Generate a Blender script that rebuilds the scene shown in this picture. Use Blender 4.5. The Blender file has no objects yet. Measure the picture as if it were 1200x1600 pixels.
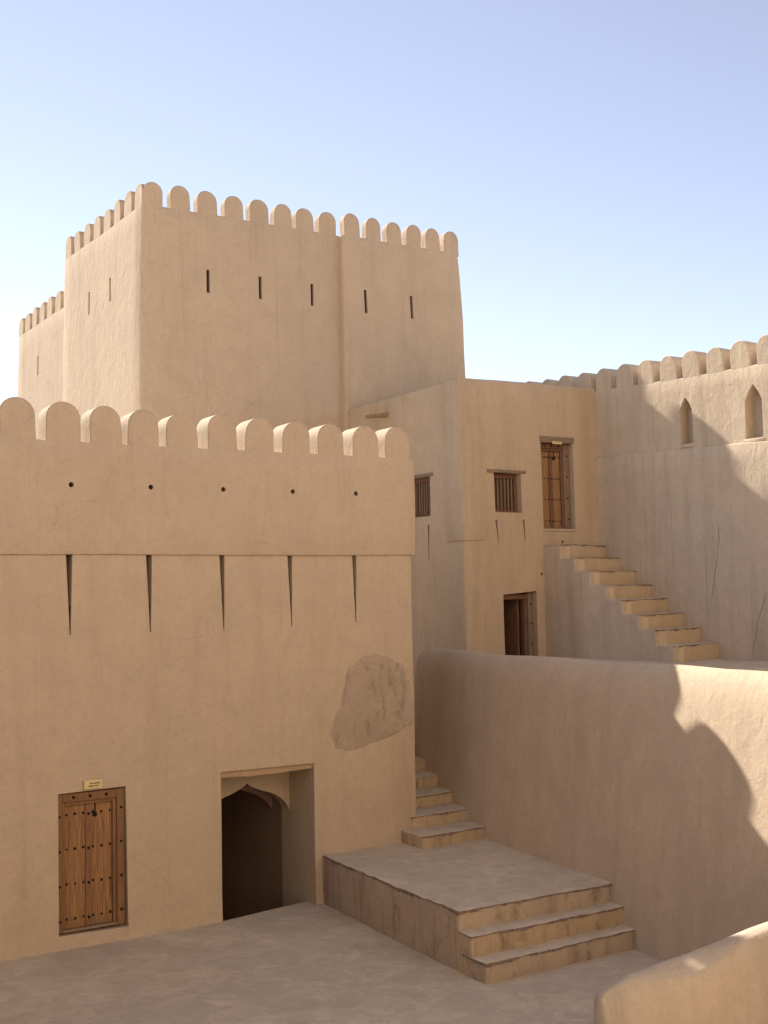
import bpy, bmesh, math, random
from mathutils import Vector, Matrix, noise
random.seed(7)
PI = math.pi
scene = bpy.context.scene
COL = scene.collection

# ------------------------------------------------------------------ materials
def nd(nt, kind, **kw):
    n = nt.nodes.new(kind)
    for k, v in kw.items():
        setattr(n, k, v)
    return n

def mapping(nt, scale, src):
    m = nd(nt, 'ShaderNodeMapping')
    m.inputs['Scale'].default_value = scale
    nt.links.new(src, m.inputs['Vector'])
    return m.outputs['Vector']

def noise_tex(nt, vec, scale, detail=4, rough=.55, dist=0.0):
    n = nd(nt, 'ShaderNodeTexNoise')
    n.inputs['Scale'].default_value = scale
    n.inputs['Detail'].default_value = detail
    n.inputs['Roughness'].default_value = rough
    n.inputs['Distortion'].default_value = dist
    nt.links.new(vec, n.inputs['Vector'])
    return n.outputs['Fac']

def ramp(nt, fac, stops):
    r = nd(nt, 'ShaderNodeValToRGB')
    el = r.color_ramp.elements
    while len(el) < len(stops):
        el.new(.5)
    for e, (p, c) in zip(el, stops):
        e.position = p
        e.color = (c, c, c, 1) if isinstance(c, (int, float)) else (*c, 1)
    nt.links.new(fac, r.inputs['Fac'])
    return r.outputs['Color']

def mix(nt, fac, a, b, blend='MIX'):
    m = nd(nt, 'ShaderNodeMix', data_type='RGBA', blend_type=blend)
    for sock, v in ((m.inputs['Factor'], fac), (m.inputs['A'], a), (m.inputs['B'], b)):
        pass
    def put(idx, v):
        s = m.inputs[idx]
        if hasattr(v, 'links') or isinstance(v, bpy.types.NodeSocket):
            nt.links.new(v, s)
        elif isinstance(v, (int, float)):
            s.default_value = v
        else:
            s.default_value = (*v, 1)
    put(0, fac); put(6, a); put(7, b)
    return m.outputs[2]

def math_n(nt, op, a, b):
    m = nd(nt, 'ShaderNodeMath', operation=op)
    for i, v in enumerate((a, b)):
        if isinstance(v, bpy.types.NodeSocket):
            nt.links.new(v, m.inputs[i])
        else:
            m.inputs[i].default_value = v
    return m.outputs[0]

def new_mat(name):
    m = bpy.data.materials.new(name)
    m.use_nodes = True
    nt = m.node_tree
    b = nt.nodes['Principled BSDF']
    b.inputs['Specular IOR Level'].default_value = .15
    b.inputs['Roughness'].default_value = .95
    geo = nd(nt, 'ShaderNodeNewGeometry')
    return m, nt, b, geo.outputs['Position']

def plaster(name, base, alt, streak, edge=.012, streak_amt=.5, bump=.6, blotch=.6):
    """mud plaster: broad tint patches, rain streaks, trowel marks, straw speckle"""
    m, nt, b, pos = new_mat(name)
    big = noise_tex(nt, pos, .45, 5, .6, .6)
    c = mix(nt, ramp(nt, big, [(.36, 0.0), (.66, 1.0)]), base, alt)
    med = noise_tex(nt, pos, 1.9, 6, .62, .5)
    c = mix(nt, math_n(nt, 'MULTIPLY', ramp(nt, med, [(.42, 0.0), (.75, 1.0)]), blotch), c,
            tuple(v * .80 for v in base))
    c = mix(nt, math_n(nt, 'MULTIPLY', ramp(nt, noise_tex(nt, pos, 3.1, 5, .6, 1.0), [(.55, 0.0), (.8, 1.0)]), blotch * .7),
            c, tuple(min(1, v * 1.16) for v in alt))
    st = noise_tex(nt, mapping(nt, (2.6, 2.6, .22), pos), 1.0, 5, .6, .3)
    c = mix(nt, math_n(nt, 'MULTIPLY', ramp(nt, st, [(.50, 0.0), (.72, 1.0)]), streak_amt), c, streak)
    mott = noise_tex(nt, pos, 11, 6, .7, .4)
    c = mix(nt, ramp(nt, mott, [(.36, .42), (.52, 0.0)]), c, tuple(v * .80 for v in base))
    c = mix(nt, ramp(nt, noise_tex(nt, mapping(nt, (1, 1, 1.6), pos), 17, 5, .7), [(.54, 0.0), (.72, .5)]), c, tuple(min(1, v * 1.13) for v in base))
    thin = noise_tex(nt, mapping(nt, (9, 9, .35), pos), 1.0, 4, .65)
    c = mix(nt, ramp(nt, thin, [(.58, 0.0), (.74, streak_amt * .6)]), c, tuple(v * .84 for v in streak))
    # sparse hairline cracks
    cw = nd(nt, 'ShaderNodeMix', data_type='VECTOR'); cw.inputs[0].default_value = .22
    cn = nd(nt, 'ShaderNodeTexNoise'); cn.inputs['Scale'].default_value = 1.6; cn.inputs['Detail'].default_value = 6
    nt.links.new(pos, cn.inputs['Vector']); nt.links.new(pos, cw.inputs[4]); nt.links.new(cn.outputs['Color'], cw.inputs[5])
    cv = nd(nt, 'ShaderNodeTexVoronoi', feature='DISTANCE_TO_EDGE'); cv.inputs['Scale'].default_value = .85
    nt.links.new(cw.outputs[1], cv.inputs['Vector'])
    cm = math_n(nt, 'MULTIPLY', ramp(nt, cv.outputs['Distance'], [(.0, .22), (.008, 0.0)]), ramp(nt, noise_tex(nt, pos, .7, 3, .5, 0), [(.57, 0.0), (.64, 1.0)]))
    c = mix(nt, cm, c, tuple(v * .45 for v in base))
    fine = noise_tex(nt, pos, 42, 3, .7)
    c = mix(nt, ramp(nt, fine, [(.30, .16), (.55, 0.0)]), c, tuple(v * .55 for v in base))
    nt.links.new(c, b.inputs['Base Color'])
    # relief: trowel sweeps + grain
    h1 = noise_tex(nt, mapping(nt, (1, 1, .6), pos), 5.5, 6, .6, .8)
    h2 = noise_tex(nt, pos, 38, 4, .65)
    h = math_n(nt, 'ADD', math_n(nt, 'ADD', math_n(nt, 'MULTIPLY', h1, .026), math_n(nt, 'MULTIPLY', mott, .010)), math_n(nt, 'MULTIPLY', h2, .005))
    bp = nd(nt, 'ShaderNodeBump')
    bp.inputs['Strength'].default_value = bump
    bp.inputs['Distance'].default_value = 1.0
    nt.links.new(h, bp.inputs['Height'])
    if blotch > .88:
        sp_ = noise_tex(nt, mapping(nt, (1, 1, .55), pos), 3.4, 6, .7, .8)
        c2 = mix(nt, ramp(nt, sp_, [(.54, 0.0), (.66, .55)]), c, tuple(v * .5 for v in streak[:1]) + tuple(v * .46 for v in streak[1:]))
        nt.links.new(c2, b.inputs['Base Color'])
    if edge:
        bv = nd(nt, 'ShaderNodeBevel', samples=4)
        bv.inputs['Radius'].default_value = edge
        nt.links.new(bv.outputs['Normal'], bp.inputs['Normal'])
    nt.links.new(bp.outputs['Normal'], b.inputs['Normal'])
    return m

def wood(name, base, dark, horizontal=False, rough=.75):
    m, nt, b, pos = new_mat(name)
    sc = (3, 3, 40) if horizontal else (38, 38, 2.2)
    g = noise_tex(nt, mapping(nt, sc, pos), 1.0, 6, .65, 1.2)
    c = mix(nt, ramp(nt, g, [(.33, 0.0), (.68, 1.0)]), dark, base)
    w = noise_tex(nt, pos, 4.5, 4, .6)
    c = mix(nt, math_n(nt, 'MULTIPLY', ramp(nt, w, [(.4, 0.0), (.75, 1.0)]), .45), c, tuple(v * .62 for v in base))
    nt.links.new(c, b.inputs['Base Color'])
    b.inputs['Roughness'].default_value = rough
    bp = nd(nt, 'ShaderNodeBump')
    bp.inputs['Strength'].default_value = .4
    bp.inputs['Distance'].default_value = .006
    nt.links.new(g, bp.inputs['Height'])
    nt.links.new(bp.outputs['Normal'], b.inputs['Normal'])
    return m

def plain(name, col, rough=.8, metal=0.0, var=.35, scale=14):
    m, nt, b, pos = new_mat(name)
    g = noise_tex(nt, pos, scale, 4, .6)
    c = mix(nt, ramp(nt, g, [(.3, 0.0), (.7, 1.0)]), tuple(v * (1 - var) for v in col), col)
    nt.links.new(c, b.inputs['Base Color'])
    b.inputs['Roughness'].default_value = rough
    b.inputs['Metallic'].default_value = metal
    return m

def cement(name, base, dark, light, worn=(.27, .21, .16)):
    """trodden cement: cloudy patches, worn spots, grit"""
    m, nt, b, pos = new_mat(name)
    big = noise_tex(nt, pos, .9, 6, .62, .7)
    c = mix(nt, ramp(nt, big, [(.38, 0.0), (.62, 1.0)]), dark, base)
    md = noise_tex(nt, pos, 2.6, 6, .65, 1.4)
    c = mix(nt, math_n(nt, 'MULTIPLY', ramp(nt, md, [(.52, 0.0), (.64, 1.0)]), .65), c, light)
    wn = noise_tex(nt, pos, 1.7, 5, .7, .4)
    c = mix(nt, math_n(nt, 'MULTIPLY', ramp(nt, wn, [(.58, 0.0), (.66, 1.0)]), .55), c, worn)
    pt = noise_tex(nt, pos, 4.2, 5, .6, .9)
    c = mix(nt, ramp(nt, pt, [(.50, 0.0), (.57, .42)]), c, tuple(v * .74 for v in base))
    wv = nd(nt, 'ShaderNodeMix', data_type='VECTOR')
    wv.inputs[0].default_value = .16
    nz = nd(nt, 'ShaderNodeTexNoise'); nz.inputs['Scale'].default_value = 2.2; nz.inputs['Detail'].default_value = 4
    nt.links.new(pos, nz.inputs['Vector'])
    nt.links.new(pos, wv.inputs[4]); nt.links.new(nz.outputs['Color'], wv.inputs[5])
    vo = nd(nt, 'ShaderNodeTexVoronoi', feature='DISTANCE_TO_EDGE'); vo.inputs['Scale'].default_value = 2.4
    nt.links.new(wv.outputs[1], vo.inputs['Vector'])
    vc = nd(nt, 'ShaderNodeTexVoronoi'); vc.inputs['Scale'].default_value = 2.4
    nt.links.new(wv.outputs[1], vc.inputs['Vector'])
    bw = nd(nt, 'ShaderNodeSeparateColor'); nt.links.new(vc.outputs['Color'], bw.inputs['Color'])
    c = mix(nt, ramp(nt, bw.outputs[0], [(.1, .45), (.9, 0.0)]), c, tuple(v * .74 for v in base))
    c = mix(nt, ramp(nt, vo.outputs['Distance'], [(.0, .12), (.10, 0.0)]), c, tuple(min(1, v * 1.14) for v in light))
    sp = noise_tex(nt, pos, 34, 3, .7)
    c = mix(nt, ramp(nt, sp, [(.3, .25), (.5, 0.0)]), c, tuple(v * .5 for v in base))
    nt.links.new(c, b.inputs['Base Color'])
    h = math_n(nt, 'ADD', math_n(nt, 'MULTIPLY', md, .02), math_n(nt, 'MULTIPLY', sp, .004))
    bp = nd(nt, 'ShaderNodeBump')
    bp.inputs['Strength'].default_value = .45
    bp.inputs['Distance'].default_value = 1.0
    nt.links.new(h, bp.inputs['Height'])
    nt.links.new(bp.outputs['Normal'], b.inputs['Normal'])
    return m

P_WARM = plaster('mud plaster warm', (.57, .445, .318), (.54, .425, .31), (.45, .335, .23), streak_amt=.5)
P_KEEP = plaster('mud plaster keep', (.57, .44, .315), (.53, .415, .305), (.44, .33, .235), streak_amt=.6, bump=.65)
P_BACK = plaster('mud plaster house', (.57, .44, .305), (.53, .41, .295), (.42, .305, .205), streak_amt=.65)
P_GREY = plaster('weathered plaster', (.65, .515, .375), (.60, .485, .36), (.45, .345, .25), streak_amt=.7, blotch=.8)
P_LOW = plaster('low wall plaster', (.63, .495, .35), (.59, .47, .34), (.47, .355, .25), streak_amt=.5, bump=.5)
P_SIDE = plaster('stained platform plaster', (.52, .405, .29), (.47, .365, .265), (.27, .185, .14), edge=.03, streak_amt=.95, blotch=1.0)
P_TOPSTEP = plaster('pale riser plaster', (.58, .44, .295), (.55, .42, .29), (.42, .31, .21), edge=.02, streak_amt=.5)
P_DRUM = plaster('drum tower plaster', (.66, .52, .38), (.62, .49, .365), (.54, .42, .30), streak_amt=.4)  # kept pale so the unseen tower bounces more light
P_NEAR = plaster('near parapet plaster', (.55, .45, .335), (.50, .415, .315), (.43, .335, .24), streak_amt=.5, bump=.6, blotch=.8)
P_PATCH = plaster('grey repair plaster', (.46, .36, .265), (.52, .41, .30), (.38, .29, .21), edge=0, streak_amt=.2, bump=.6, blotch=.9)
P_RISER = plaster('ochre riser plaster', (.54, .40, .25), (.50, .375, .25), (.30, .205, .145), edge=.02, streak_amt=.75, blotch=.9)
P_DARK = plaster('dark recess plaster', (.31, .195, .15), (.28, .175, .135), (.22, .135, .11), edge=0)
CEM = cement('courtyard cement', (.62, .525, .405), (.51, .425, .325), (.70, .60, .475), (.45, .36, .265))
CEM_STEP = cement('step cement', (.65, .55, .425), (.55, .46, .35), (.72, .615, .485), (.47, .38, .28))
NOSE = plain('worn edge stone', (.35, .245, .195), .9, 0, .6, 22)
CRACK = plain('crack shadow', (.20, .145, .11), .95, 0, .3)
W_DOOR = wood('door wood', (.44, .245, .11), (.17, .085, .04))
W_FRAME = wood('frame wood', (.30, .165, .08), (.17, .09, .05))
W_RED = wood('red brown wood', (.26, .135, .08), (.14, .07, .045))
W_UP = wood('upper door wood', (.42, .245, .115), (.22, .115, .055))  # orange-brown wood of the upper door
W_GREY = wood('weathered wood', (.33, .235, .165), (.22, .15, .105), True)
W_SPOUT = wood('pale spout wood', (.44, .31, .20), (.30, .20, .125))
W_GREYV = wood('weathered post wood', (.30, .205, .14), (.19, .125, .085))
IRON = plain('black iron', (.025, .02, .018), .55, .6, .4)
SIGN = plain('cream sign paint', (.72, .58, .30), .6, 0, .08)
INK = plain('sign ink', (.12, .09, .05), .7, 0, .1)

# ------------------------------------------------------------------ helpers
def mesh_obj(name, bm, mats, parent=None, smooth=30, tag=None):
    """link a bmesh (world coordinates) as one object with its origin at its base centre"""
    if not isinstance(mats, (list, tuple)):
        mats = [mats]
    vs = bm.verts
    lo = Vector((min(v.co.x for v in vs), min(v.co.y for v in vs), min(v.co.z for v in vs)))
    hi = Vector((max(v.co.x for v in vs), max(v.co.y for v in vs), max(v.co.z for v in vs)))
    org = Vector(((lo.x + hi.x) / 2, (lo.y + hi.y) / 2, lo.z))
    bmesh.ops.translate(bm, verts=bm.verts, vec=-org)
    me = bpy.data.meshes.new(name)
    bm.to_mesh(me); bm.free()
    for m in mats:
        me.materials.append(m)
    if smooth:
        me.polygons.foreach_set('use_smooth', [True] * len(me.polygons))
        me.set_sharp_from_angle(angle=math.radians(smooth))
    o = bpy.data.objects.new(name, me)
    COL.objects.link(o)
    if parent is not None:
        o.parent = parent
        w = Vector((0, 0, 0)); q = parent
        while q is not None:
            w += q.location; q = q.parent
        o.location = org - w
    else:
        o.location = org
    if tag:
        label(o, *tag)
    return o

def label(o, text=None, cat=None, group=None, kind=None):
    if text: o['label'] = text
    if cat: o['category'] = cat
    if group: o['group'] = group
    if kind: o['kind'] = kind
    return o

def thing(name, loc, text, cat, group=None):
    o = bpy.data.objects.new(name, None)
    o.empty_display_size = .3
    COL.objects.link(o)
    o.location = loc
    return label(o, text, cat, group)

def box_bm(x0, x1, y0, y1, z0, z1, bevel=0.0, seg=2, bm=None):
    own = bm is None
    if own: bm = bmesh.new()
    r = bmesh.ops.create_cube(bm, size=1)
    for v in r['verts']:
        v.co = Vector((x0 + (v.co.x + .5) * (x1 - x0), y0 + (v.co.y + .5) * (y1 - y0), z0 + (v.co.z + .5) * (z1 - z0)))
    if bevel:
        es = list({e for v in r['verts'] for e in v.link_edges})
        bmesh.ops.bevel(bm, geom=es, offset=bevel, segments=seg, profile=.5, affect='EDGES')
    return bm

def slice_bm(bm, step):
    """cut the mesh into a regular grid so that it can be warped"""
    st = step if isinstance(step, (tuple, list)) else (step,) * 3
    for ax in range(3):
        if not st[ax]: continue
        lo = min(v.co[ax] for v in bm.verts); hi = max(v.co[ax] for v in bm.verts)
        n = max(1, round((hi - lo) / st[ax]))
        for k in range(1, n):
            p = Vector((0, 0, 0)); p[ax] = lo + (hi - lo) * k / n + .00137
            d = Vector((0, 0, 0)); d[ax] = 1
            bmesh.ops.bisect_plane(bm, geom=bm.verts[:] + bm.edges[:] + bm.faces[:], plane_co=p, plane_no=d, dist=1e-5)
    return bm

def hand(amp, freq=.55, amp2=None, seed=0.0):
    """hand-built unevenness as a function of place, shared by everything on one building"""
    a2 = amp * .35 if amp2 is None else amp2
    off = Vector((seed, seed * 1.7, seed * .6))
    def f(p):
        return p + noise.noise_vector(p * freq + off) * amp + noise.noise_vector(p * freq * 4.3 + off) * a2
    return f

def warp(bm, *fs):
    for v in bm.verts:
        p = v.co.copy()
        for f in fs:
            p = f(p)
        v.co = p
    return bm

def prism_bm(poly, frame, d0, d1, bm=None):
    """extrude a polygon [(u, w)] along the depth axis of a wall frame (function (u, depth, w) -> point)"""
    if bm is None: bm = bmesh.new()
    a = [bm.verts.new(frame(u, d0, w)) for u, w in poly]
    b = [bm.verts.new(frame(u, d1, w)) for u, w in poly]
    n = len(poly)
    fs = [bm.faces.new(a), bm.faces.new(b[::-1])]
    for i in range(n):
        fs.append(bm.faces.new((a[i], b[i], b[(i + 1) % n], a[(i + 1) % n])))
    bmesh.ops.recalc_face_normals(bm, faces=fs)
    return bm

def front(y):                      # wall whose face looks towards -y, u = x
    return lambda u, d, w: Vector((u, y + d, w))
def left(x):                       # wall whose face looks towards -x, u = y
    return lambda u, d, w: Vector((x + d, u, w))

def liner_bm(poly, frame, d0, d1, shrink=.003):
    """the inside of an opening: side faces and bottom, open to the front"""
    cu = sum(p[0] for p in poly) / len(poly); cw = sum(p[1] for p in poly) / len(poly)
    def sh(u, w):
        du, dw = u - cu, w - cw
        L = math.hypot(du, dw) or 1
        k = max(.5, 1 - shrink / L)
        return cu + du * k, cw + dw * k
    pl = [sh(*p) for p in poly]
    bm = bmesh.new()
    a = [bm.verts.new(frame(u, d0, w)) for u, w in pl]
    b = [bm.verts.new(frame(u, d1 - shrink, w)) for u, w in pl]
    n = len(pl)
    bm.faces.new(b)
    for i in range(n):
        bm.faces.new((a[i], a[(i + 1) % n], b[(i + 1) % n], b[i]))
    return bm

def cut(bm, cutters):
    """boolean difference of closed solids"""
    if not cutters: return bm
    me = bpy.data.meshes.new('body'); bm.to_mesh(me); bm.free()
    ob = bpy.data.objects.new('body', me); COL.objects.link(ob)
    tmp = []
    for c in cutters:
        bmesh.ops.recalc_face_normals(c, faces=c.faces[:])
        cm = bpy.data.meshes.new('cutter'); c.to_mesh(cm); c.free()
        co = bpy.data.objects.new('cutter', cm); COL.objects.link(co)
        md = ob.modifiers.new('cut', 'BOOLEAN')
        md.operation = 'DIFFERENCE'; md.solver = 'EXACT'; md.object = co
        tmp.append(co)
    dg = bpy.context.evaluated_depsgraph_get()
    res = bpy.data.meshes.new_from_object(ob.evaluated_get(dg))
    out = bmesh.new(); out.from_mesh(res)
    for o in tmp + [ob]:
        m = o.data
        bpy.data.objects.remove(o); bpy.data.meshes.remove(m)
    bpy.data.meshes.remove(res)
    return out

def join(*bms):
    out = bmesh.new()
    for b in bms:
        me = bpy.data.meshes.new('t'); b.to_mesh(me); b.free()
        out.from_mesh(me); bpy.data.meshes.remove(me)
    return out

def merlon_bm(frame, u, w, base, h, d0, d1, rough=0.0, bev=.012):
    """round-headed merlon: profile in the wall plane, extruded through the parapet"""
    r = w / 2
    top = base + h - r * .98
    pts = [(-r, base - .07)]
    n = 4
    for i in range(1, n + 1): pts.append((-r, base + (top - base) * i / n))
    m = 12
    for i in range(1, m):
        a = PI - PI * i / m
        pts.append((r * math.cos(a), top + r * .98 * math.sin(a) ** .93))
    for i in range(n, 0, -1): pts.append((r, base + (top - base) * i / n))
    pts.append((r, base - .07))
    k = random.uniform(-.010, .010); t = random.uniform(-.022, .022); hh = random.uniform(-.025, .025); w_ = random.uniform(.94, 1.03)
    pts = [(u + x * w_ * (1 + .06 * (base - z)) + k + t * (z - base) / h, z + hh * max(0, (z - base) / h)) for x, z in pts]
    bm = prism_bm(pts, frame, d0, d1)
    back = (frame(0, d1, 0) - frame(0, d0, 0)).normalized()
    ctr = frame(u, 0, 0)
    for v in bm.verts:                       # a little narrower towards the back
        k_ = (v.co - ctr).dot(back)
        ax = frame(1, 0, 0) - frame(0, 0, 0)
        v.co -= ax * (v.co - ctr).dot(ax) * .10 * max(0, (k_ - d0) / (d1 - d0))
    es = [e for e in bm.edges if len(e.link_faces) == 2 and any(len(f.verts) > 10 for f in e.link_faces)]
    bmesh.ops.bevel(bm, geom=es, offset=bev, segments=1, profile=.5, affect='EDGES')
    return bm

# ------------------------------------------------------------------ small wood parts
def stud_mesh():
    bm = bmesh.new()
    bmesh.ops.create_uvsphere(bm, u_segments=10, v_segments=6, radius=.0175)
    me = bpy.data.meshes.new('stud'); bm.to_mesh(me); bm.free()
    me.materials.append(IRON)
    me.polygons.foreach_set('use_smooth', [True] * len(me.polygons))
    return me
STUD = stud_mesh()
def stud(parent, p, s=1.0):
    o = bpy.data.objects.new('stud', STUD)
    COL.objects.link(o)
    w = Vector((0, 0, 0)); q = parent
    while q is not None:
        w += q.location; q = q.parent
    o.parent = parent; o.location = Vector(p) - w; o.scale = (s, s * .8, s)
    return o

def part_root(name, loc, parent):
    o = bpy.data.objects.new(name, None); o.empty_display_size = .2
    COL.objects.link(o)
    w = Vector((0, 0, 0)); q = parent
    while q is not None:
        w += q.location; q = q.parent
    o.parent = parent; o.location = Vector(loc) - w
    return o

def plank(x0, x1, y0, y1, z0, z1, bev=.006, w=.004):
    bm = box_bm(x0, x1, y0, y1, z0, z1, bev, 2)
    slice_bm(bm, (.25, 0, .25))
    return warp(bm, hand(w, 1.7))

# ================================================================== SETTING
bm = bmesh.new()
R = 700
# one sheet, open where the passage of the deep doorway goes down inside the building
hole = [(7.10, 15.335), (8.66, 15.60), (8.66, 18.95), (7.10, 18.95)]
rim = [bm.verts.new((*p, 0)) for p in hole]
far = [bm.verts.new((*p, 0)) for p in ((-R, -R), (R, -R), (R, R), (-R, R))]
for i in range(4):
    bm.faces.new((far[i], far[(i + 1) % 4], rim[(i + 1) % 4], rim[i]))
low_rim = [bm.verts.new((*p, -1.4)) for p in hole]
for i in range(4):
    bm.faces.new((rim[i], rim[(i + 1) % 4], low_rim[(i + 1) % 4], low_rim[i]))
bm.faces.new(low_rim)
mesh_obj('ground', bm, CEM, None, 0, ('grey trodden cement floor of the courtyard with darker worn patches', 'ground', None, 'structure'))

bm = box_bm(12.25, 16.75, 2.0, 17.98, .05, 3.12, .03)
warp(slice_bm(bm, .5), hand(.012, .6))
mesh_obj('pavement', bm, CEM_STEP, None, 30, ('raised grey terrace floor behind the low curved wall at the foot of the stairs', 'pavement', None, 'structure'))

# ================================================================== FRONT BUILDING
W1 = hand(.020, .55, .006, 3.1)
GB = thing('guard_building', (10.4, 15.3, 0), 'low plaster building in front with five tapering slits and a deep arched doorway', 'building')

FY, UY = 15.32, 15.285              # lower face, upper face (slightly proud)
F_LOW, F_UP = front(FY), front(UY)
slits = [(5.045, .10), (6.13, .10), (7.195, .092), (8.255, .09), (9.33, .088)]
holes = [5.07, 6.16, 7.22, 8.31, 9.37]
cutters, liners = [], []
for (sx, sw), tip in zip(slits, (3.93, 3.93, 3.92, 3.94, 3.96)):
    # a wedge: deepest and widest under the overhang, running out to a point
    bm = bmesh.new()
    def wedge(k, y0, zt):
        q = bmesh.new()
        v = [q.verts.new(p) for p in ((sx - sw * .5, y0, zt), (sx + sw * .5, y0, zt), (sx + .022, y0, tip), (sx + .010, y0, tip),
                                      (sx - sw * .5, FY + .34, zt), (sx + sw * .5, FY + .34, zt), (sx + .022, FY + .16, tip), (sx + .010, FY + .16, tip))]
        for f in ((0, 1, 2, 3), (7, 6, 5, 4), (0, 4, 5, 1), (1, 5, 6, 2), (2, 6, 7, 3), (3, 7, 4, 0)):
            q.faces.new([v[i] for i in f])
        return q
    cutters.append(wedge(0, FY - .2, 5.2))
    # reveal of the slit, open to the front
    q = bmesh.new()
    e = .002
    v = [q.verts.new(p) for p in ((sx - sw * .5 + e, FY + .035, 4.94), (sx + sw * .5 - e, FY + .035, 4.94), (sx + .020, FY + .035, tip + .01), (sx + .012, FY + .035, tip + .01),
                                  (sx - sw * .5 + e, FY + .32, 4.94), (sx + sw * .5 - e, FY + .32, 4.94), (sx + .020, FY + .15, tip + .01), (sx + .012, FY + .15, tip + .01))]
    for f in ((4, 5, 6, 7), (0, 1, 5, 4), (1, 2, 6, 5), (2, 3, 7, 6), (3, 0, 4, 7)):
        q.faces.new([v[i] for i in f])
    liners.append(('arrow_slit', q, P_DARK))

door_poly = [(4.905, .175), (5.815, .155), (5.79, 1.945), (4.90, 1.935)]
cutters.append(prism_bm(door_poly, F_LOW, -.3, .17))
cutters.append(prism_bm([(7.15, -1.2), (8.60, -1.2), (8.595, 1.985), (7.145, 1.995)], F_LOW, -.3, 1.2))
cutters.append(box_bm(7.0, 8.60, FY + 1.19, 18.9, -1.2, 2.15))

def lower_batter(p):
    return Vector((p.x + .03 * max(0, (1.5 - p.z) / 1.5) * (-1 if p.x > 10 else 0), p.y - .05 * max(0, (.35 - p.z)) ** 1.3, p.z))
low = box_bm(-9, 10.35, FY, 19.2, -.9, 4.985, .012)
low = cut(warp(slice_bm(low, (.3, 1.2, .3)), W1, lower_batter), cutters)
hcut = []
for hx in holes:
    circ = [(hx + .034 * math.cos(a), 5.86 + .034 * math.sin(a)) for a in [i * PI / 6 for i in range(12)]]
    hcut.append(prism_bm(circ, F_UP, -.2, .3))
    liners.append(('drain_hole', liner_bm(circ, F_UP, .03, .29), P_DARK))
def upper_bulge(p):
    b = .03 * math.exp(-((p.z - 5.8) / .6) ** 2)
    return Vector((p.x + (b if p.x > 10.2 else 0), p.y, p.z))
upp = box_bm(-9, 10.395, UY, UY + .49, 4.953, 6.42, .014)
upp = cut(warp(slice_bm(upp, (.3, .49, .3)), W1, upper_bulge), hcut)
mesh_obj('wall', join(low, upp), P_WARM, GB)
mesh_obj('roof', box_bm(-9, 10.37, UY + .50, 19.15, 4.995, 5.45, .03), CEM_STEP, GB)
for nm, q, m in liners:
    mesh_obj(nm, q, m, GB, 0)
cx = [10.13, 9.555, 8.965, 8.385, 7.795, 7.225, 6.635, 6.065, 5.54, 4.965, 4.385] + [3.80 - .58 * i for i in range(22)]
for i, x in enumerate(cx):
    w = .47 if i == 0 else .458
    mesh_obj('merlon', warp(merlon_bm(F_UP, x, w, 6.42, .475 if i < 8 else .52, .003, .46), W1, upper_bulge), P_WARM, GB)

# grey repair patch on the facade
poly = [(8.87, 2.36), (8.93, 2.58), (9.03, 2.80), (9.09, 3.05), (9.21, 3.34), (9.45, 3.49), (9.71, 3.50), (9.98, 3.44), (10.16, 3.30),
        (10.27, 3.05), (10.325, 2.80), (10.325, 2.43), (10.1, 2.30), (9.80, 2.21), (9.45, 2.14), (9.13, 2.11), (8.95, 2.15)]
fine = []
for i, (a, b) in enumerate(zip(poly, poly[1:] + poly[:1])):
    for k in range(4):
        t = k / 4
        p = Vector((a[0] + (b[0] - a[0]) * t, a[1] + (b[1] - a[1]) * t, 0))
        d = noise.noise_vector(p * 4.0) * .035 + noise.noise_vector(p * 17) * .016
        fine.append((min(10.33, p.x + d.x), p.y + d.y))
bm = bmesh.new()
pc = Vector((9.65, 2.75))
rings = []
for s, dpt in ((1.0, .008), (.985, -.001), (.94, -.006), (.7, -.012), (.4, -.012), (.15, -.012)):
    rings.append([bm.verts.new(Vector((pc.x + (u - pc.x) * s, FY + dpt, pc.y + (w - pc.y) * s))) for u, w in fine])
for r0, r1 in zip(rings, rings[1:]):
    n = len(r0)
    for i in range(n):
        bm.faces.new((r0[i], r0[(i + 1) % n], r1[(i + 1) % n], r1[i]))
bm.faces.new(rings[-1])
bmesh.ops.recalc_face_normals(bm, faces=bm.faces[:])
warp(bm, W1)
for v in bm.verts: v.co.y += noise.noise(v.co * 7) * .002
o = mesh_obj('plaster_patch', bm, P_PATCH, GB, 40)
o['label'] = 'rough grey cement patch at the right end of the facade'

# deep doorway: sagging lintel, two pointed arches
def arch_poly(c, half, spring, apex, n=9):
    pts = []
    for i in range(n + 1):
        t = i / n
        pts.append((c - half * math.cos(t * PI / 2) ** 1.0, spring + (apex - .10 - spring) * math.sin(t * PI / 2)))
    pts = pts[:-2] + [(c - half * .10, apex - .055)] + [(c, apex)]
    return pts + [(2 * c - u, w) for u, w in pts[-2::-1]]
def arch_wall(x0, x1, y0, y1, z1, c, half, spring, apex):
    b = box_bm(x0, x1, y0, y1, -1.3, z1)
    a = arch_poly(c, half, spring, apex)
    poly = [(a[0][0], -1.6)] + a + [(a[-1][0], -1.6)]
    return cut(warp(slice_bm(b, (.3, 0, .3)), hand(.006, .9)), [prism_bm(poly, front(0), y0 - .5, y1 + .5)])
mesh_obj('arch', arch_wall(7.10, 8.64, 16.07, 16.30, 2.05, 7.905, .703, 1.13, 1.68), P_WARM, GB)
mesh_obj('arch', arch_wall(7.05, 8.59, 16.62, 16.80, 2.12, 7.905, .72, 1.0, 1.60), P_DARK, GB)  # inner arch coloured dark to paint the shade of the passage
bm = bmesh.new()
v = [bm.verts.new(p) for p in [(x, y, z) for y in (16.325, 18.87) for x, z in ((7.02, -1.385), (8.596, -1.385), (8.596, 2.14), (7.02, 2.14))]]
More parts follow.
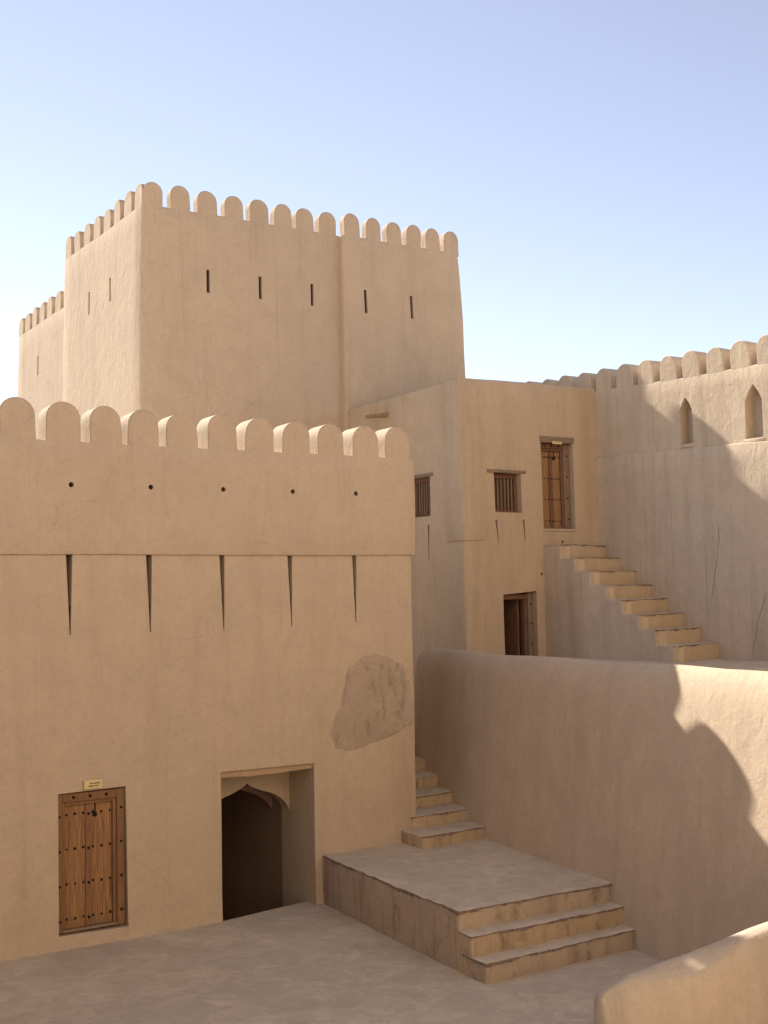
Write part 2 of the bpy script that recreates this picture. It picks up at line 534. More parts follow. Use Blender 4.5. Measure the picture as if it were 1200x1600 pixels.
for f in ((4, 5, 6, 7), (0, 1, 5, 4), (1, 2, 6, 5), (2, 3, 7, 6), (3, 0, 4, 7)): bm.faces.new([v[i] for i in f])
mesh_obj('passage', bm, plaster('passage shade brown', (.33, .225, .155), (.29, .20, .135), (.22, .145, .10), edge=0), GB, 0)  # lining in a darkened colour, paints the passage's deep shade
bm = box_bm(7.09, 8.66, FY + .045, FY + .74, 1.905, 2.06, .02)
slice_bm(bm, (.12, 0, 0))
for v in bm.verts:
    if v.co.z < 1.98:
        v.co.z -= .022 * math.sin((v.co.x - 7.1) / 1.55 * PI) - .01 * noise.noise(v.co * 5)
mesh_obj('lintel', bm, plaster('lintel plaster', (.52, .37, .24), (.47, .33, .215), (.40, .28, .18), edge=.02), GB)

def old_door(parent, name, x0, x1, z0, z1, y, post, leaf_m, frame_m, post_m, rows, cols, left_post=None, studs_post=4, header=.11, label_text=None):
    """carved two-leaf door in a heavy studded frame; y is the face of the frame"""
    d = part_root(name, ((x0 + x1) / 2, y, z0), parent)
    if label_text: d['label'] = label_text
    lp = post if left_post is None else left_post
    mesh_obj('frame_post', plank(x1 - post, x1, y, y + .14, z0, z1), post_m, d)
    mesh_obj('frame_post', plank(x0, x0 + lp, y, y + .14, z0, z1), post_m, d)
    mesh_obj('header', plank(x0 + lp + .002, x1 - post - .002, y - .004, y + .14, z1 - header, z1 - .003), frame_m, d)
    ix0, ix1, iz1 = x0 + lp, x1 - post, z1 - header
    # stepped inner moulding
    mb = join(plank(ix0 + .002, ix0 + .05, y + .025, y + .12, z0 + .02, iz1 - .002), plank(ix1 - .05, ix1 - .002, y + .025, y + .12, z0 + .02, iz1 - .002),
              plank(ix0 + .052, ix1 - .052, y + .025, y + .12, iz1 - .05, iz1 - .002))
    mesh_obj('moulding', mb, frame_m, d)
    a0, a1, at = ix0 + .052, ix1 - .052, iz1 - .055
    mid = a0 + (a1 - a0) * .44
    mesh_obj('door_leaf', plank(a0, mid - .007, y + .06, y + .11, z0 + .025, at), leaf_m, d)
    mesh_obj('door_leaf', plank(mid + .007, a1, y + .063, y + .113, z0 + .025, at), leaf_m, d)
    mesh_obj('cover_strip', plank(mid - .012, mid + .07, y + .035, y + .0595, z0 + .03, at - .004), frame_m, d)
    mesh_obj('threshold', plank(x0 + lp + .003, x1 - post - .003, y - .01, y + .115, z0 - .005, z0 + .022), W_GREY, d)
    for r in range(rows):
        z = z0 + .15 + (at - z0 - .26) * r / (rows - 1)
        for s0, s1, n, dp in ((a0 + .02, mid - .035, cols, .06), (mid + .095, a1 - .025, cols, .063)):
            for c in range(n):
                stud(d, (s0 + (s1 - s0) * c / max(1, n - 1), y + dp, z + random.uniform(-.006, .006)), random.uniform(.85, 1.1))
        stud(d, (mid + .029, y + .035, z - .01), 1.1)
        if studs_post:
            stud(d, (x1 - post * .45, y, z + .03), 1.1)
            stud(d, (x0 + .018, y, z - .01), 1.0)
    for t in (.2, .5, .8):
        stud(d, (ix0 + (ix1 - ix0) * t, y - .004, z1 - header * .5), 1.15)
    # hasp and padlock
    bm = bmesh.new()
    hx = mid + .12
    prism_bm([(hx - .006, at - .16), (hx + .006, at - .16), (hx + .008, at + .04), (hx - .008, at + .04)], front(y + .046), 0, .012, bm)
    mesh_obj('hasp', bm, IRON, d, 0)
    bm = box_bm(hx - .028, hx + .020, y + .028, y + .056, at - .165, at - .115, .008)
    r = bmesh.ops.create_circle(bm, segments=12, radius=.02)
    bmesh.ops.delete(bm, geom=r['verts'], context='VERTS')
    mesh_obj('padlock', bm, IRON, d)
    return d
old_door(GB, 'door', 4.908, 5.785, .20, 1.925, FY + .035, .10, W_DOOR, W_FRAME, W_FRAME, 4, 3, left_post=.055, label_text='brown wooden double door with rows of iron studs and a padlock')

def sign(name, x0, x1, z0, z1, y, text, lines=2):
    t = thing(name, ((x0 + x1) / 2, y, z0), text, 'sign')
    mesh_obj('panel', box_bm(x0, x1, y, y + .012, z0, z1, .002, 1), SIGN, t, 0)
    h = (z1 - z0)
    for k in range(lines):
        # worn, unreadable row of script
        bm = bmesh.new()
        x = x0 + (x1 - x0) * (.30 if k == 0 else .22)
        zc = z1 - h * (.38 if k == 0 else .68)
        while x < x1 - (x1 - x0) * .18:
            w = random.uniform(.006, .016)
            hh = h * random.uniform(.05, .11)
            box_bm(x, min(x + w, x1 - .02), y - .0015, y + .001, zc - hh, zc + hh * random.uniform(.4, 1), bm=bm)
            x += w + random.uniform(.002, .005)
        mesh_obj('lettering', bm, INK, t, 0)
    return t
sign('sign', 5.225, 5.462, 1.965, 2.078, FY - .035, 'small cream sign with two dark lines above the left courtyard door')

# ================================================================== PLATFORM WITH STEPS
def nosing_bm(p0, p1, z, out, tmin=.004, tmax=.048, step=.035):
    """ragged edge of exposed stone under a tread, following its front edge"""
    bm = bmesh.new()
    p0 = Vector(p0); p1 = Vector(p1); L = (p1 - p0).length
    n = max(2, int(L / step))
    o = Vector(out)
    rows = []
    for i in range(n + 1):
        p = p0.lerp(p1, i / n)
        k = noise.noise(Vector((p.x * 2.3, p.y * 2.3, z * 9))) * .5 + .5 + .25 * noise.noise(Vector((p.x * 11, p.y * 11, z * 5)))
        t = tmin + (tmax - tmin) * max(0, min(1, k * 1.9 - .50)) * (.55 + .45 * random.random())
        e = .006 + .005 * random.random()
        rows.append([bm.verts.new((p + o * e).to_tuple()[:2] + (z - .003,)), bm.verts.new((p + o * e).to_tuple()[:2] + (z - t,)),
                     bm.verts.new((p - o * .05).to_tuple()[:2] + (z - t * .8,)), bm.verts.new((p - o * .05).to_tuple()[:2] + (z - .003,))])
    for a, b in zip(rows, rows[1:]):
        for i in range(4):
            bm.faces.new((a[i], b[i], b[(i + 1) % 4], a[(i + 1) % 4]))
    bm.faces.new(rows[0]); bm.faces.new(rows[-1][::-1])
    bmesh.ops.recalc_face_normals(bm, faces=bm.faces[:])
    return bm

WS = hand(.012, 1.3, .009, 9.0)
def step_obj(parent, quad, z0, z1, name='step', nose=('front',), bev=.018, riser=None):
    """a block over the plan quad [front-left, front-right, back-right, back-left]"""
    bm = bmesh.new()
    a = [bm.verts.new((x, y, z0)) for x, y in quad]
    b = [bm.verts.new((x, y, z1)) for x, y in quad]
    bm.faces.new(a[::-1]); bm.faces.new(b)
    for i in range(4):
        bm.faces.new((a[i], a[(i + 1) % 4], b[(i + 1) % 4], b[i]))
    bmesh.ops.recalc_face_normals(bm, faces=bm.faces[:])
    bmesh.ops.bevel(bm, geom=[e for e in bm.edges], offset=bev, segments=2, profile=.5, affect='EDGES')
    slice_bm(bm, (.16, .16, .2))
    warp(bm, WS)
    bm.normal_update()
    for f in bm.faces:
        f.material_index = 1 if f.normal.z > .75 else 0
    o = mesh_obj(name, bm, [riser or P_RISER, CEM_STEP], parent, 40)
    fl, fr, br, bl = [Vector((*q, 0)) for q in quad]
    for s in nose:
        p, q, out = {'front': (fl, fr, Vector((0, -1, 0))), 'left': (bl, fl, Vector((-1, 0, 0)))}[s]
        if s == 'left': out = Vector((-(p - q).y, (p - q).x, 0)).normalized()
        mesh_obj('nosing', warp(nosing_bm(p, q, z1 - .004, out), WS), NOSE, o, 0)
    return o

PLAT = thing('stone_platform', (9.5, 13.2, 0), 'plastered landing with three broad steps standing in the courtyard against the facade', 'steps')
def side_x(y): return 8.385 + .078 * (y - 11.13)
step_obj(PLAT, [(side_x(11.66), 11.66), (11.3, 11.62), (11.6, 15.45), (side_x(15.36), 15.36)], -.1, .68, 'landing', ('front', 'left'), .03, P_SIDE)
step_obj(PLAT, [(side_x(11.40) + .004, 11.40), (11.2, 11.36), (11.3, 11.9), (side_x(11.9) + .004, 11.9)], -.1, .453, 'step', ('front', 'left'), .025)
step_obj(PLAT, [(side_x(11.13) + .008, 11.13), (11.2, 11.12), (11.3, 11.6), (side_x(11.6) + .008, 11.6)], -.1, .227, 'step', ('front', 'left'), .025, P_SIDE)

ALLEY = thing('narrow_stairs', (10.9, 15, .6), 'narrow flight of plastered steps climbing between the facade and the low curved wall', 'stairs')
for i in range(7):
    y = 14.76 + .55 * i
    z = .86 + .18 * i
    xl = 10.06 if i == 0 else (10.24 if i == 1 else 10.28)
    xr = 11.35 + .12 * (y - 14.76) + .35
    step_obj(ALLEY, [(xl, y), (xr, y + .06), (xr, y + .60), (xl, y + .60)], .3 + .12 * i, z)

step_obj(ALLEY, [(10.28, 18.58), (13.36, 18.60), (13.36, 22.2), (10.28, 22.2)], .3, 2.12, 'landing', ())

# ================================================================== LOW CURVED WALL
WB = hand(.035, .5, .008, 5.5)
def low_wall():
    bm = bmesh.new()
    prof = [(-.17, -.1), (-.14, .2), (-.10, .5), (-.04, .9), (.02, 1.5), (.08, 2.2), (.155, 2.9), (.185, 3.10), (.235, 3.26), (.30, 3.37), (.38, 3.42), (.47, 3.40), (.55, 3.31), (.59, 3.15), (.60, 2.7), (.60, -.1)]
    ys = [2.5 + .35 * i for i in range(44)]
    yend = ys[-1]
    rows = []
    def xb(y): return 10.545 + (y - 8.9) * .122 + .021 * max(0, y - 14.5) ** 2
    def add(y, s):
        cxm = .30
        rows.append([bm.verts.new((xb(y) + cxm + (u - cxm) * s, y, w if w < 2.5 else 2.5 + (w - 2.5) * (1 - (1 - s) * .30))) for u, w in prof])
    for y in ys: add(y, 1)
    for k in range(1, 7):
        a = k / 6 * PI / 2
        add(yend + .40 * math.sin(a), max(.04, math.cos(a)))
    for a, b in zip(rows, rows[1:]):
        for i in range(len(prof) - 1):
            bm.faces.new((a[i], b[i], b[i + 1], a[i + 1]))
    bm.faces.new(rows[0]); bm.faces.new(rows[-1][::-1])
    bmesh.ops.recalc_face_normals(bm, faces=bm.faces[:])
    # intermediate loops for the hand-made surface
    return warp(bm, WB)
mesh_obj('courtyard_wall', low_wall(), P_LOW, None, 45, ('smooth low plaster wall with rounded top rising beside the steps, partly sunlit', 'wall'))

# ================================================================== NEAR PARAPET
def near_parapet():
    """rounded parapet: crest line (x, y, z), top width, fall of the top towards the front, turn of the face"""
    bm = bmesh.new()
    data = [(7.585, 8.328, .80, .07, .02, 0), (7.70, 8.26, .885, .105, .028, 0), (7.82, 8.25, .917, .14, .043, 0), (8.06, 8.24, .94, .20, .06, 0),
            (8.357, 8.232, .97, .26, .075, 0), (8.637, 8.20, 1.005, .25, .065, 6), (8.80, 8.13, 1.06, .20, .045, 14), (8.93, 8.05, 1.115, .17, .03, 24),
            (9.08, 7.95, 1.185, .15, .024, 32), (9.22, 7.81, 1.265, .15, .02, 40), (9.45, 7.48, 1.42, .15, .02, 48), (9.78, 7.0, 1.65, .15, .02, 54), (10.15, 6.3, 1.92, .15, .02, 58), (10.5, 5.4, 2.25, .15, .02, 60)]
    rows = []
    for x, y, z, wd, fall, ang in data:
        c = Vector((x, y, 0)); n = Vector((-math.sin(math.radians(ang)), -math.cos(math.radians(ang)), 0))
        def P(d, h): return bm.verts.new(c + n * d + Vector((0, 0, h)))
        rows.append([P(wd + .10, -.1), P(wd + .05, (z - fall) * .5), P(wd + .022, z - fall - .07), P(wd - .012, z - fall - .010), P(wd * .5, z - fall * .5 + .012),
                     P(0, z), P(-.06, z - .02), P(-.11, z - .09), P(-.13, z * .5), P(-.13, -.1)])
    ctr = Vector((7.585, 8.30, 0))
    cap = [bm.verts.new(v.co + Vector((-.05, .5 * (8.30 - v.co.y), -.06 * (v.co.z > .3)))) for v in rows[0]]
    rows.insert(0, cap)
    for p, q in zip(rows, rows[1:]):
        for i in range(len(p) - 1):
            bm.faces.new((p[i], q[i], q[i + 1], p[i + 1]))
    bm.faces.new(rows[0]); bm.faces.new(rows[-1][::-1])
    bmesh.ops.recalc_face_normals(bm, faces=bm.faces[:])
    bmesh.ops.subdivide_edges(bm, edges=bm.edges[:], cuts=2, use_grid_fill=True, smooth=.25)
    return warp(bm, hand(.010, 1.1, .004, 2.0))
NP = thing('parapet_wall', (8.6, 8.0, 0), 'low rounded plaster parapet at the near right corner, its top rising to the right', 'wall')
mesh_obj('wall', near_parapet(), P_NEAR, NP, 60)

# ================================================================== KEEP TOWER
WK = hand(.030, .4, .010, 8.2)
KEEP = thing('keep_tower', (12.6, 22.0, 0), 'tall square keep with round merlons and narrow arrow slits, highest building in view', 'tower')
def keep_batter(p):
    f = (12.1 - p.z)
    x = p.x
    if x < 9.1: x -= .017 * f
    if x > 16: x += .085 * (1 - math.exp(-max(0, f) * .8)) + .022 * f - .03 * math.exp(-((f - .9) / .5) ** 2) * 0
    y = p.y - .012 * f * (1 if p.y < 24 else 0)
    return Vector((x, y, p.z))
K1, K2, KL = front(22.15), front(22.01), left(8.77)
c1, c2, lin = [], [], []
for x in (10.17, 11.335, 12.565):
    pl = [(x - .035, 10.48), (x + .035, 10.48), (x + .035, 10.95), (x - .035, 10.95)]
    c1.append(prism_bm(pl, K1, -.4, .4)); lin.append(liner_bm(pl, K1, .03, .39))
for x in (13.815, 15.005):
    pl = [(x - .036 + .012, 10.43), (x + .036 + .012, 10.43), (x + .034, 10.94), (x - .034, 10.94)]
    c2.append(prism_bm(pl, K2, -.4, .4)); lin.append(liner_bm(pl, K2, .03, .39))
for y in (23.845, 25.175):
    pl = [(y - .045, 10.50), (y + .045, 10.50), (y + .045, 11.0), (y - .045, 11.0)]
    c1.append(prism_bm(pl, KL, -.4, .5)); lin.append(liner_bm(pl, KL, .04, .48))
c1.append(box_bm(9.17, 14.6, 22.56, 26.5, 11.2, 13))
c2.append(box_bm(12.4, 15.95, 22.56, 26.5, 11.2, 13))
k1 = cut(warp(slice_bm(box_bm(8.77, 13.4, 22.15, 26.9, -.1, 12.11, .05, 3), (.4, .5, .4)), WK, keep_batter), c1)
k2 = cut(warp(slice_bm(box_bm(13.26, 16.34, 22.01, 26.88, -.1, 12.115, .07, 3), (.4, .5, .4)), WK, keep_batter), c2)
mesh_obj('wall', join(k1, k2), P_KEEP, KEEP)
for q in lin: mesh_obj('arrow_slit', q, P_DARK, KEEP, 0)
for x in (8.99, 9.585, 10.18, 10.765, 11.35, 11.905, 12.45, 12.995):
    mesh_obj('merlon', warp(merlon_bm(K1, x, .425, 12.11, .475, .004, .28, bev=.014), WK, keep_batter), P_KEEP, KEEP)
for x in (13.535, 14.075, 14.60, 15.12, 15.645, 16.145):
    mesh_obj('merlon', warp(merlon_bm(K2, x, .40, 12.115, .46, .004, .26, bev=.014), WK, keep_batter), P_KEEP, KEEP)
for y in (22.385, 22.95, 23.55, 24.15, 24.76, 25.37, 25.98, 26.62):
    mesh_obj('merlon', warp(merlon_bm(KL, y, .42, 12.11, .455, .004, .37, bev=.014), WK, keep_batter), P_KEEP, KEEP)
KR, KB = lambda u, d, w: Vector((16.34 - d, u, w)), lambda u, d, w: Vector((u, 26.88 - d, w))
for i in range(7):
    mesh_obj('merlon', warp(merlon_bm(KR, 22.75 + .6 * i, .42, 12.115, .46, .004, .37, bev=.014), WK, keep_batter), P_KEEP, KEEP)
for i in range(11):
    mesh_obj('merlon', warp(merlon_bm(KB, 9.5 + .6 * i, .42, 12.11, .46, .004, .37, bev=.014), WK, keep_batter), P_KEEP, KEEP)

ANX = thing('keep_wing', (11, 29.3, 0), 'lower crenellated wing behind the left side of the tall keep', 'building')
def wing_batter(p):
    return Vector((p.x - .017 * (11.2 - p.z) * (1 if p.x < 9.4 else 0), p.y + .03 * (11.2 - p.z) * (1 if p.y > 30 else 0), p.z))
AL = left(8.95)
pl = [(29.36, 9.88), (29.45, 9.88), (29.45, 10.35), (29.36, 10.35)]
a1 = cut(warp(slice_bm(box_bm(8.95, 13.5, 26.8, 31.17, -.1, 11.18, .05, 3), (.5, .5, .5)), WK, wing_batter), [prism_bm(pl, AL, -.4, .4), box_bm(9.35, 13.2, 27.2, 30.77, 10.3, 12)])
mesh_obj('wall', a1, P_KEEP, ANX)
mesh_obj('arrow_slit', liner_bm(pl, AL, .05, .38), P_DARK, ANX, 0)
for y in (27.32, 27.94, 28.56, 29.18, 29.80, 30.40, 30.95):
    mesh_obj('merlon', warp(merlon_bm(AL, y, .42, 11.18, .46, .004, .36, bev=.014), WK, wing_batter), P_KEEP, ANX)

# ================================================================== CORNER BUILDING WITH WINDOWS AND UPPER DOOR
WH = hand(.022, .5, .007, 6.3)
HOUSE = thing('corner_building', (15, 18, 0), 'flat-roofed plaster building with a high wooden door, two barred windows and a dark low doorway', 'building')
HY, HX = 17.94, 13.27
HF, HL = front(HY), left(HX)
hc, hl = [], []
hc.append(prism_bm([(15.20, 5.545), (16.005, 5.525), (15.985, 7.30), (15.17, 7.31)], HF, -.3, .30))
win_f = [(14.04, 5.85), (14.675, 5.845), (14.665, 6.585), (14.02, 6.595)]
hc.append(prism_bm(win_f, HF, -.3, .28))
win_l = [(18.985, 5.83), (19.62, 5.83), (19.62, 6.59), (18.975, 6.59)]
hc.append(prism_bm(win_l, HL, -.3, .28))
hc.append(prism_bm([(14.19, 2.8), (14.985, 2.8), (14.97, 4.36), (14.175, 4.30)], HF, -.3, 1.4))
for t, b in (((14.05, 5.70), (14.095, 5.27)), ((14.71, 5.71), (14.73, 5.31))):
    pl = [(t[0] - .02, t[1]), (t[0] + .02, t[1]), (b[0] + .006, b[1]), (b[0] - .004, b[1])]
    hc.append(prism_bm(pl, HF, -.3, .2)); hl.append(('arrow_slit', liner_bm(pl, HF, .03, .19, .002)))
pl = [(19.04, 5.66), (19.085, 5.66), (19.09, 4.99), (19.075, 4.99)]
hc.append(prism_bm(pl, HL, -.3, .2)); hl.append(('arrow_slit', liner_bm(pl, HL, .03, .19, .002)))
for x, z in ((15.115, 4.68), (15.66, 5.30)):
    circ = [(x + .03 * math.cos(a), z + .03 * math.sin(a)) for a in [i * PI / 5 for i in range(10)]]
    hc.append(prism_bm(circ, HF, -.2, .25)); hl.append(('drain_hole', liner_bm(circ, HF, .03, .24)))
def house_batter(p):
    f = 8.3 - p.z
    return Vector((p.x + (.008 * f if p.x < 14 else 0) - (.012 * max(0, f - 3) if p.x > 99 else 0), p.y, p.z))
h1 = box_bm(HX, 16.72, HY, 22.6, -.1, 8.33, .06, 3)
def roofline(p):
    return Vector((p.x, p.y, p.z + (max(0, min(1, (p.z - 7.6) / .6)) * (.07 * (p.x - 13.3) / 3.3 - .035 * (p.y - 17.9) / 4))))
h1 = cut(warp(slice_bm(h1, .3), WH, house_batter, roofline), hc)
# corner thickening that stops above the lower storey
h2 = box_bm(HX - .028, 13.82, HY - .022, 18.44, 5.31, 8.318, .02, 2)
warp(slice_bm(h2, .3), WH, house_batter, roofline)
for v in h2.verts:
    if v.co.x > 13.7: v.co.y += .02
mesh_obj('wall', join(h1, h2), P_BACK, HOUSE)
for nm, q in hl: mesh_obj(nm, q, P_DARK, HOUSE, 0)

old_door(HOUSE, 'door', 15.215, 15.985, 5.56, 7.215, HY + .10, .15, W_UP, W_RED, W_GREYV, 4, 3, left_post=.03, header=.09, label_text='orange brown studded double door above the stairs')
mesh_obj('door_lintel', plank(15.15, 16.02, HY - .022, HY + .20, 7.225, 7.345, .006, .006), W_GREY, HOUSE)
mesh_obj('door_sill', plank(15.19, 16.03, HY - .03, HY + .28, 5.50, 5.55, .01, .006), P_BACK, HOUSE)
sign('sign', 15.45, 15.69, 7.195, 7.25, HY - .040, 'tiny cream sign fixed on the lintel of the upper door', 1)

def barred_window(poly, frame, lint, wm_par, d0):
    r = part_root('window', frame((poly[0][0] + poly[1][0]) / 2, d0, poly[0][1]), HOUSE)
    u0, u1 = poly[0][0] + .006, poly[1][0] - .012
    z0, z1 = poly[0][1] + .004, poly[2][1] - .006
    def pk(a, b, da, db, c, d, bev=.005):
        bm = bmesh.new()
        prism_bm([(a, c), (b, c), (b, d), (a, d)], frame, da, db, bm)
        bmesh.ops.bevel(bm, geom=bm.edges[:], offset=bev, segments=2, profile=.5, affect='EDGES')
        return bm
    fr = join(pk(u0, u0 + .05, d0, d0 + .08, z0, z1), pk(u1 - .06, u1, d0, d0 + .08, z0, z1), pk(u0 + .052, u1 - .062, d0 + .003, d0 + .08, z1 - .075, z1 - .002), pk(u0 + .052, u1 - .062, d0 + .003, d0 + .08, z0, z0 + .045))
    mesh_obj('frame', fr, W_RED, r)
    n = 6
    for i in range(n):
        u = u0 + .052 + (u1 - .062 - u0 - .052) * (i + .5) / n
        mesh_obj('bar', pk(u - .017, u + .017, d0 + .025, d0 + .055, z0 + .044, z1 - .074, .008), W_GREYV, r)
    mesh_obj('shutter', pk(u0 + .05, u1 - .06, d0 + .085, d0 + .10, z0 + .02, z1 - .03, .002), W_RED, r)
    mesh_obj('lintel', pk(lint[0], lint[1], -.035, .2, lint[2], lint[3], .012), wm_par, r)
barred_window(win_f, HF, (13.86, 14.78, 6.590, 6.648), W_GREY, .12)
barred_window(win_l, HL, (18.86, 19.74, 6.592, 6.645), W_GREY, .10)

dw = part_root('doorway', (14.58, HY, 3.12), HOUSE)
mesh_obj('frame_post', plank(14.84, 14.968, HY + .10, HY + .24, 2.9, 4.335), W_GREYV, dw)
mesh_obj('frame_post', plank(14.195, 14.25, HY + .10, HY + .24, 2.9, 4.29), W_GREYV, dw)
mesh_obj('header', plank(14.252, 14.838, HY + .10, HY + .24, 4.21, 4.30), W_RED, dw)
mesh_obj('inner_post', plank(14.775, 14.838, HY + .14, HY + .26, 2.9, 4.208), W_RED, dw)
for z in (3.35, 3.75, 4.12): stud(dw, (14.91, HY + .10, z), 1.1)
mesh_obj('door_leaf', plank(14.72, 14.76, HY + .28, HY + .95, 2.9, 4.2), W_RED, dw)

# wooden water spout
bm = bmesh.new()
n = 9
ringa, ringb, ia, ib = [], [], [], []
for i in range(n):
    a = PI + PI * i / (n - 1)
    for lst, x, r, zc in ((ringa, 12.80, .075, 7.93), (ringb, 13.42, .085, 8.02), (ia, 12.80, .052, 7.935), (ib, 13.42, .06, 8.025)):
        lst.append(bm.verts.new((x, 20.42 + r * math.cos(a), zc + r * math.sin(a))))
for i in range(n - 1):
    bm.faces.new((ringa[i], ringa[i + 1], ringb[i + 1], ringb[i]))
    bm.faces.new((ia[i], ib[i], ib[i + 1], ia[i + 1]))
    bm.faces.new((ringa[i], ia[i], ia[i + 1], ringa[i + 1]))
for k in (0, n - 1):
    bm.faces.new((ringa[k], ringb[k], ib[k], ia[k]))
bmesh.ops.recalc_face_normals(bm, faces=bm.faces[:])
mesh_obj('water_spout', bm, W_SPOUT, HOUSE, 40)

# ================================================================== UPPER STAIRS
UP = thing('upper_stairs', (15.9, 16, 3.1), 'straight flight of eight plastered steps climbing along the rampart to the high wooden door', 'stairs')
for i in range(8):
    y = 14.79 + .40 * i
    z = 3.40 + .262 * i
    q = [(15.18, y - .16), (16.62, y + .13), (16.62, 18.02 if i == 7 else y + .62), (15.18, 18.02 if i == 7 else y + .34)]
    step_obj(UP, q, 2.9 + .2 * i, z, bev=.03, riser=P_TOPSTEP)
# sloping cheek of the flight, flush with the step ends
bm = bmesh.new()
cheek = [(18.05, 2.9), (18.05, 5.19)]
for i in range(7, -1, -1):
    y = 14.79 - .16 + .40 * i
    zt = 3.40 + .262 * i - .045
    cheek += [(y + .02, zt), (y + .015, zt - .215 if i else 2.9)]
prism_bm(cheek, left(15.168), 0, .25, bm)
bmesh.ops.bevel(bm, geom=[e for e in bm.edges], offset=.01, segments=1, profile=.5, affect='EDGES')
warp(slice_bm(bm, (.3, .3, .3)), WS)
mesh_obj('cheek_wall', bm, P_GREY, UP)

# ================================================================== RAMPART WITH NICHES
WR = hand(.035, .42, .012, 4.4)
RAMP = thing('rampart_wall', (16.9, 16, 0), 'high crenellated rampart wall on the right with pointed niches and a ledge, its top sunlit', 'wall')
def rise(p):
    k = max(0, min(1, (p.z - 5.5) / 1.0))
    return Vector((p.x, p.y, p.z + k * .034 * (p.y - 14.24)))
RL, RU = left(16.565), left(16.62)
def niche_poly(yc, half, z0, zs, za):
    return [(yc - half, z0), (yc + half, z0), (yc + half, zs), (yc + half * .55, zs + (za - zs) * .55), (yc, za), (yc - half * .55, zs + (za - zs) * .55), (yc - half, zs)]
nich = [niche_poly(15.555, .15, 6.99, 7.62, 7.84), niche_poly(13.98, .185, 6.91, 7.56, 7.845), niche_poly(12.4, .185, 6.86, 7.5, 7.79)]
rc = [prism_bm(p, RU, -.3, .24) for p in nich]
ru = box_bm(16.62, 17.02, 3.0, 26.0, 6.5, 8.185, .03, 2)
ru = cut(warp(slice_bm(ru, (.4, .35, .3)), rise, WR), rc)
rl = warp(slice_bm(box_bm(16.565, 17.3, 3.0, 26.0, -.1, 6.845, .03, 2), (.8, .35, .35)), rise, WR)
mesh_obj('wall', join(ru, rl), P_GREY, RAMP)
for p in nich: mesh_obj('niche', liner_bm(p, RU, .045, .238, .003), P_GREY, RAMP, 30)
for p in nich:
    yc = (p[0][0] + p[1][0]) / 2
    mesh_obj('niche_sill', warp(box_bm(16.60, 16.70, p[0][0] - .03, p[1][0] + .03, p[0][1] - .075, p[0][1] - .012, .012), WR), P_GREY, RAMP)
for i in range(-17, 22):
    y = 14.235 + .577 * i
    mesh_obj('merlon', warp(merlon_bm(RU, y, .43, 8.185, .45, .004, .37), rise, WR), P_GREY, RAMP)
def crack(pts, w):
    bm = bmesh.new()
    rows = []
    N = 26
    P = [Vector((16.565, y, z)) for y, z in pts]
    for i in range(N + 1):
        t = i / N * (len(P) - 1); k = min(int(t), len(P) - 2)
        p = P[k].lerp(P[k + 1], t - k)
        p.y += noise.noise(Vector((p.z * 3, p.y, 3))) * .03
        ww = w * (.35 + .65 * math.sin(PI * i / N)) * (.7 + .6 * random.random())
        rows.append([bm.verts.new(p + Vector((.02, -ww, 0))), bm.verts.new(p + Vector((-.0035, 0, 0))), bm.verts.new(p + Vector((.02, ww, 0)))])
    for a, b in zip(rows, rows[1:]):
        bm.faces.new((a[0], a[1], b[1], b[0])); bm.faces.new((a[1], a[2], b[2], b[1]))
    bmesh.ops.recalc_face_normals(bm, faces=bm.faces[:])
    return warp(bm, rise, WR)
for pts, w in (([(14.80, 5.75), (14.83, 5.2), (14.95, 4.5), (15.15, 3.62)], .030), ([(13.80, 4.25), (13.88, 4.1), (14.03, 3.75), (14.17, 3.2)], .045), ([(16.07, 6.75), (16.12, 6.6), (16.10, 6.4)], .022)):
    o = mesh_obj('crack', crack(pts, w), CRACK, RAMP, 40)

# ================================================================== UNSEEN LEFT WING, ADDED TO BLOCK SKY LIGHT
WING = thing('shade_wing', (-10, 6, 0), 'unseen plain plaster wing closing the courtyard on its left side, added to block sky light', 'building')
mesh_obj('wall', warp(slice_bm(box_bm(-14, -6.0, -4, 15.2, -.1, 7.0, .05), 1.0), W1), P_WARM, WING)

# ================================================================== UNSEEN ROUND TOWER BEHIND THE VIEWPOINT, ADDED FOR WARM BOUNCE LIGHT
bm = bmesh.new()
prof = [(22.6, -.1), (22.3, 4), (22.0, 9), (21.5, 23.2), (21.45, 23.9), (21.3, 24.0), (21.05, 23.9), (21.0, 22.2), (0.01, 22.2)]
N = 96
rg = [[bm.verts.new((5 + r_ * math.cos(2 * PI * i / N), -25.5 + r_ * math.sin(2 * PI * i / N), z_)) for i in range(N)] for r_, z_ in prof]
for a, b in zip(rg, rg[1:]):
    for i in range(N):
        bm.faces.new((a[i], a[(i + 1) % N], b[(i + 1) % N], b[i]))
warp(bm, hand(.05, .3, .01, 2.2))
mesh_obj('bounce_tower', bm, P_DRUM, None, 40, ('unseen great round drum tower of sunlit mud plaster, added to bounce light into the courtyard', 'tower'))

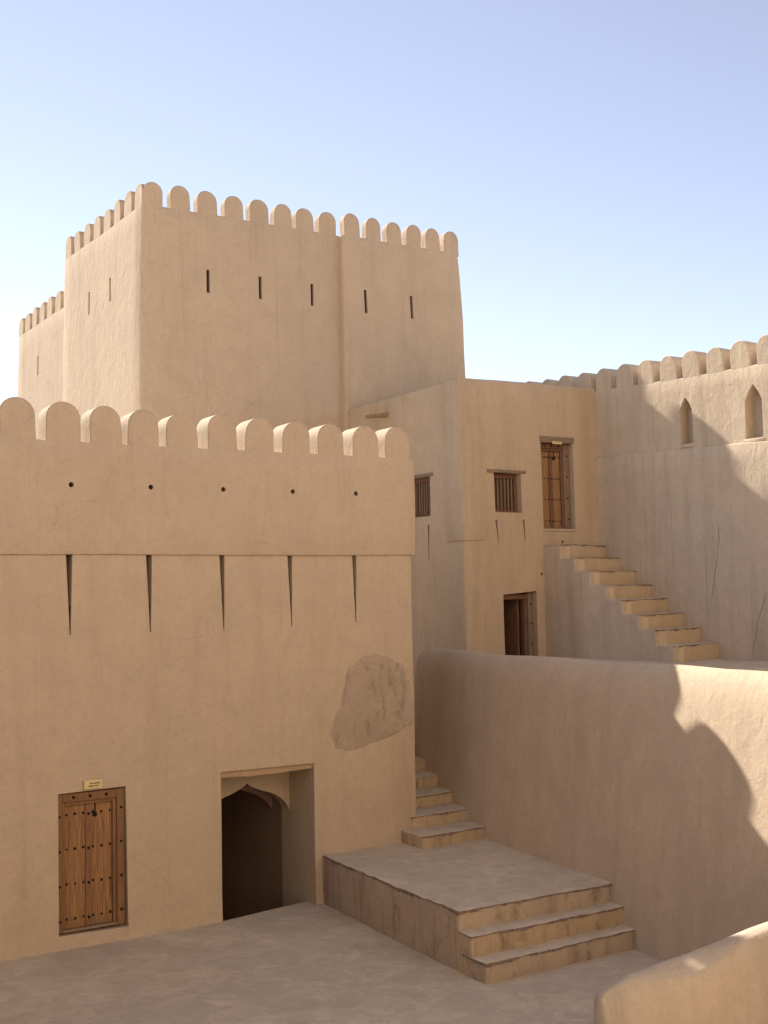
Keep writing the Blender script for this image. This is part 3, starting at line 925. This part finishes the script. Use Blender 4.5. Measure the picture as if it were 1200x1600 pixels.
# ================================================================== LIGHT, SKY, CAMERA
SUN = Vector((-.21, 1.0, .757)).normalized()
elev = math.asin(SUN.z); azim = math.atan2(SUN.x, SUN.y)
w = bpy.data.worlds.new('World'); scene.world = w; w.use_nodes = True
nt = w.node_tree
sky = nt.nodes.new('ShaderNodeTexSky'); sky.sky_type = 'NISHITA'; sky.sun_disc = False
sky.sun_elevation = elev; sky.sun_rotation = azim
sky.air_density = .8; sky.dust_density = .0; sky.ozone_density = 2.0; sky.altitude = 1200
bg = nt.nodes['Background']; bg.inputs['Strength'].default_value = .083
hs = nt.nodes.new('ShaderNodeHueSaturation'); hs.inputs['Saturation'].default_value = .58; hs.inputs['Hue'].default_value = .508
nt.links.new(sky.outputs['Color'], hs.inputs['Color'])
nt.links.new(hs.outputs['Color'], bg.inputs['Color'])
sl = bpy.data.lights.new('sun', 'SUN'); sl.energy = 3.5; sl.angle = math.radians(.53); sl.color = (1.0, .94, .84)
so = bpy.data.objects.new('sun', sl); COL.objects.link(so)
so.rotation_euler = SUN.to_track_quat('Z', 'Y').to_euler(); so.location = SUN * 60

cam = bpy.data.cameras.new('camera'); co = bpy.data.objects.new('camera', cam); COL.objects.link(co)
yaw, pitch, roll = math.radians(57.2), math.radians(3.76), math.radians(1.16)
fh = Vector((math.cos(yaw), math.sin(yaw), 0)); rh = Vector((math.sin(yaw), -math.cos(yaw), 0)); up = Vector((0, 0, 1))
F = fh * math.cos(pitch) + up * math.sin(pitch); U = rh.cross(F)
Rr = rh * math.cos(roll) - U * math.sin(roll); Ur = rh * math.sin(roll) + U * math.cos(roll)
M = Matrix((Rr, Ur, -F)).transposed().to_4x4(); M.translation = Vector((0, 0, 4.4))
co.matrix_world = M
cam.sensor_fit = 'VERTICAL'; cam.sensor_height = 36; cam.sensor_width = 27; cam.lens = 36 * 1900 / 1600
cam.clip_start = .1; cam.clip_end = 3000
scene.camera = co
scene.view_settings.view_transform = 'Standard'
scene.view_settings.look = 'None'
scene.view_settings.gamma = 1
scene.view_settings.exposure = 1.42
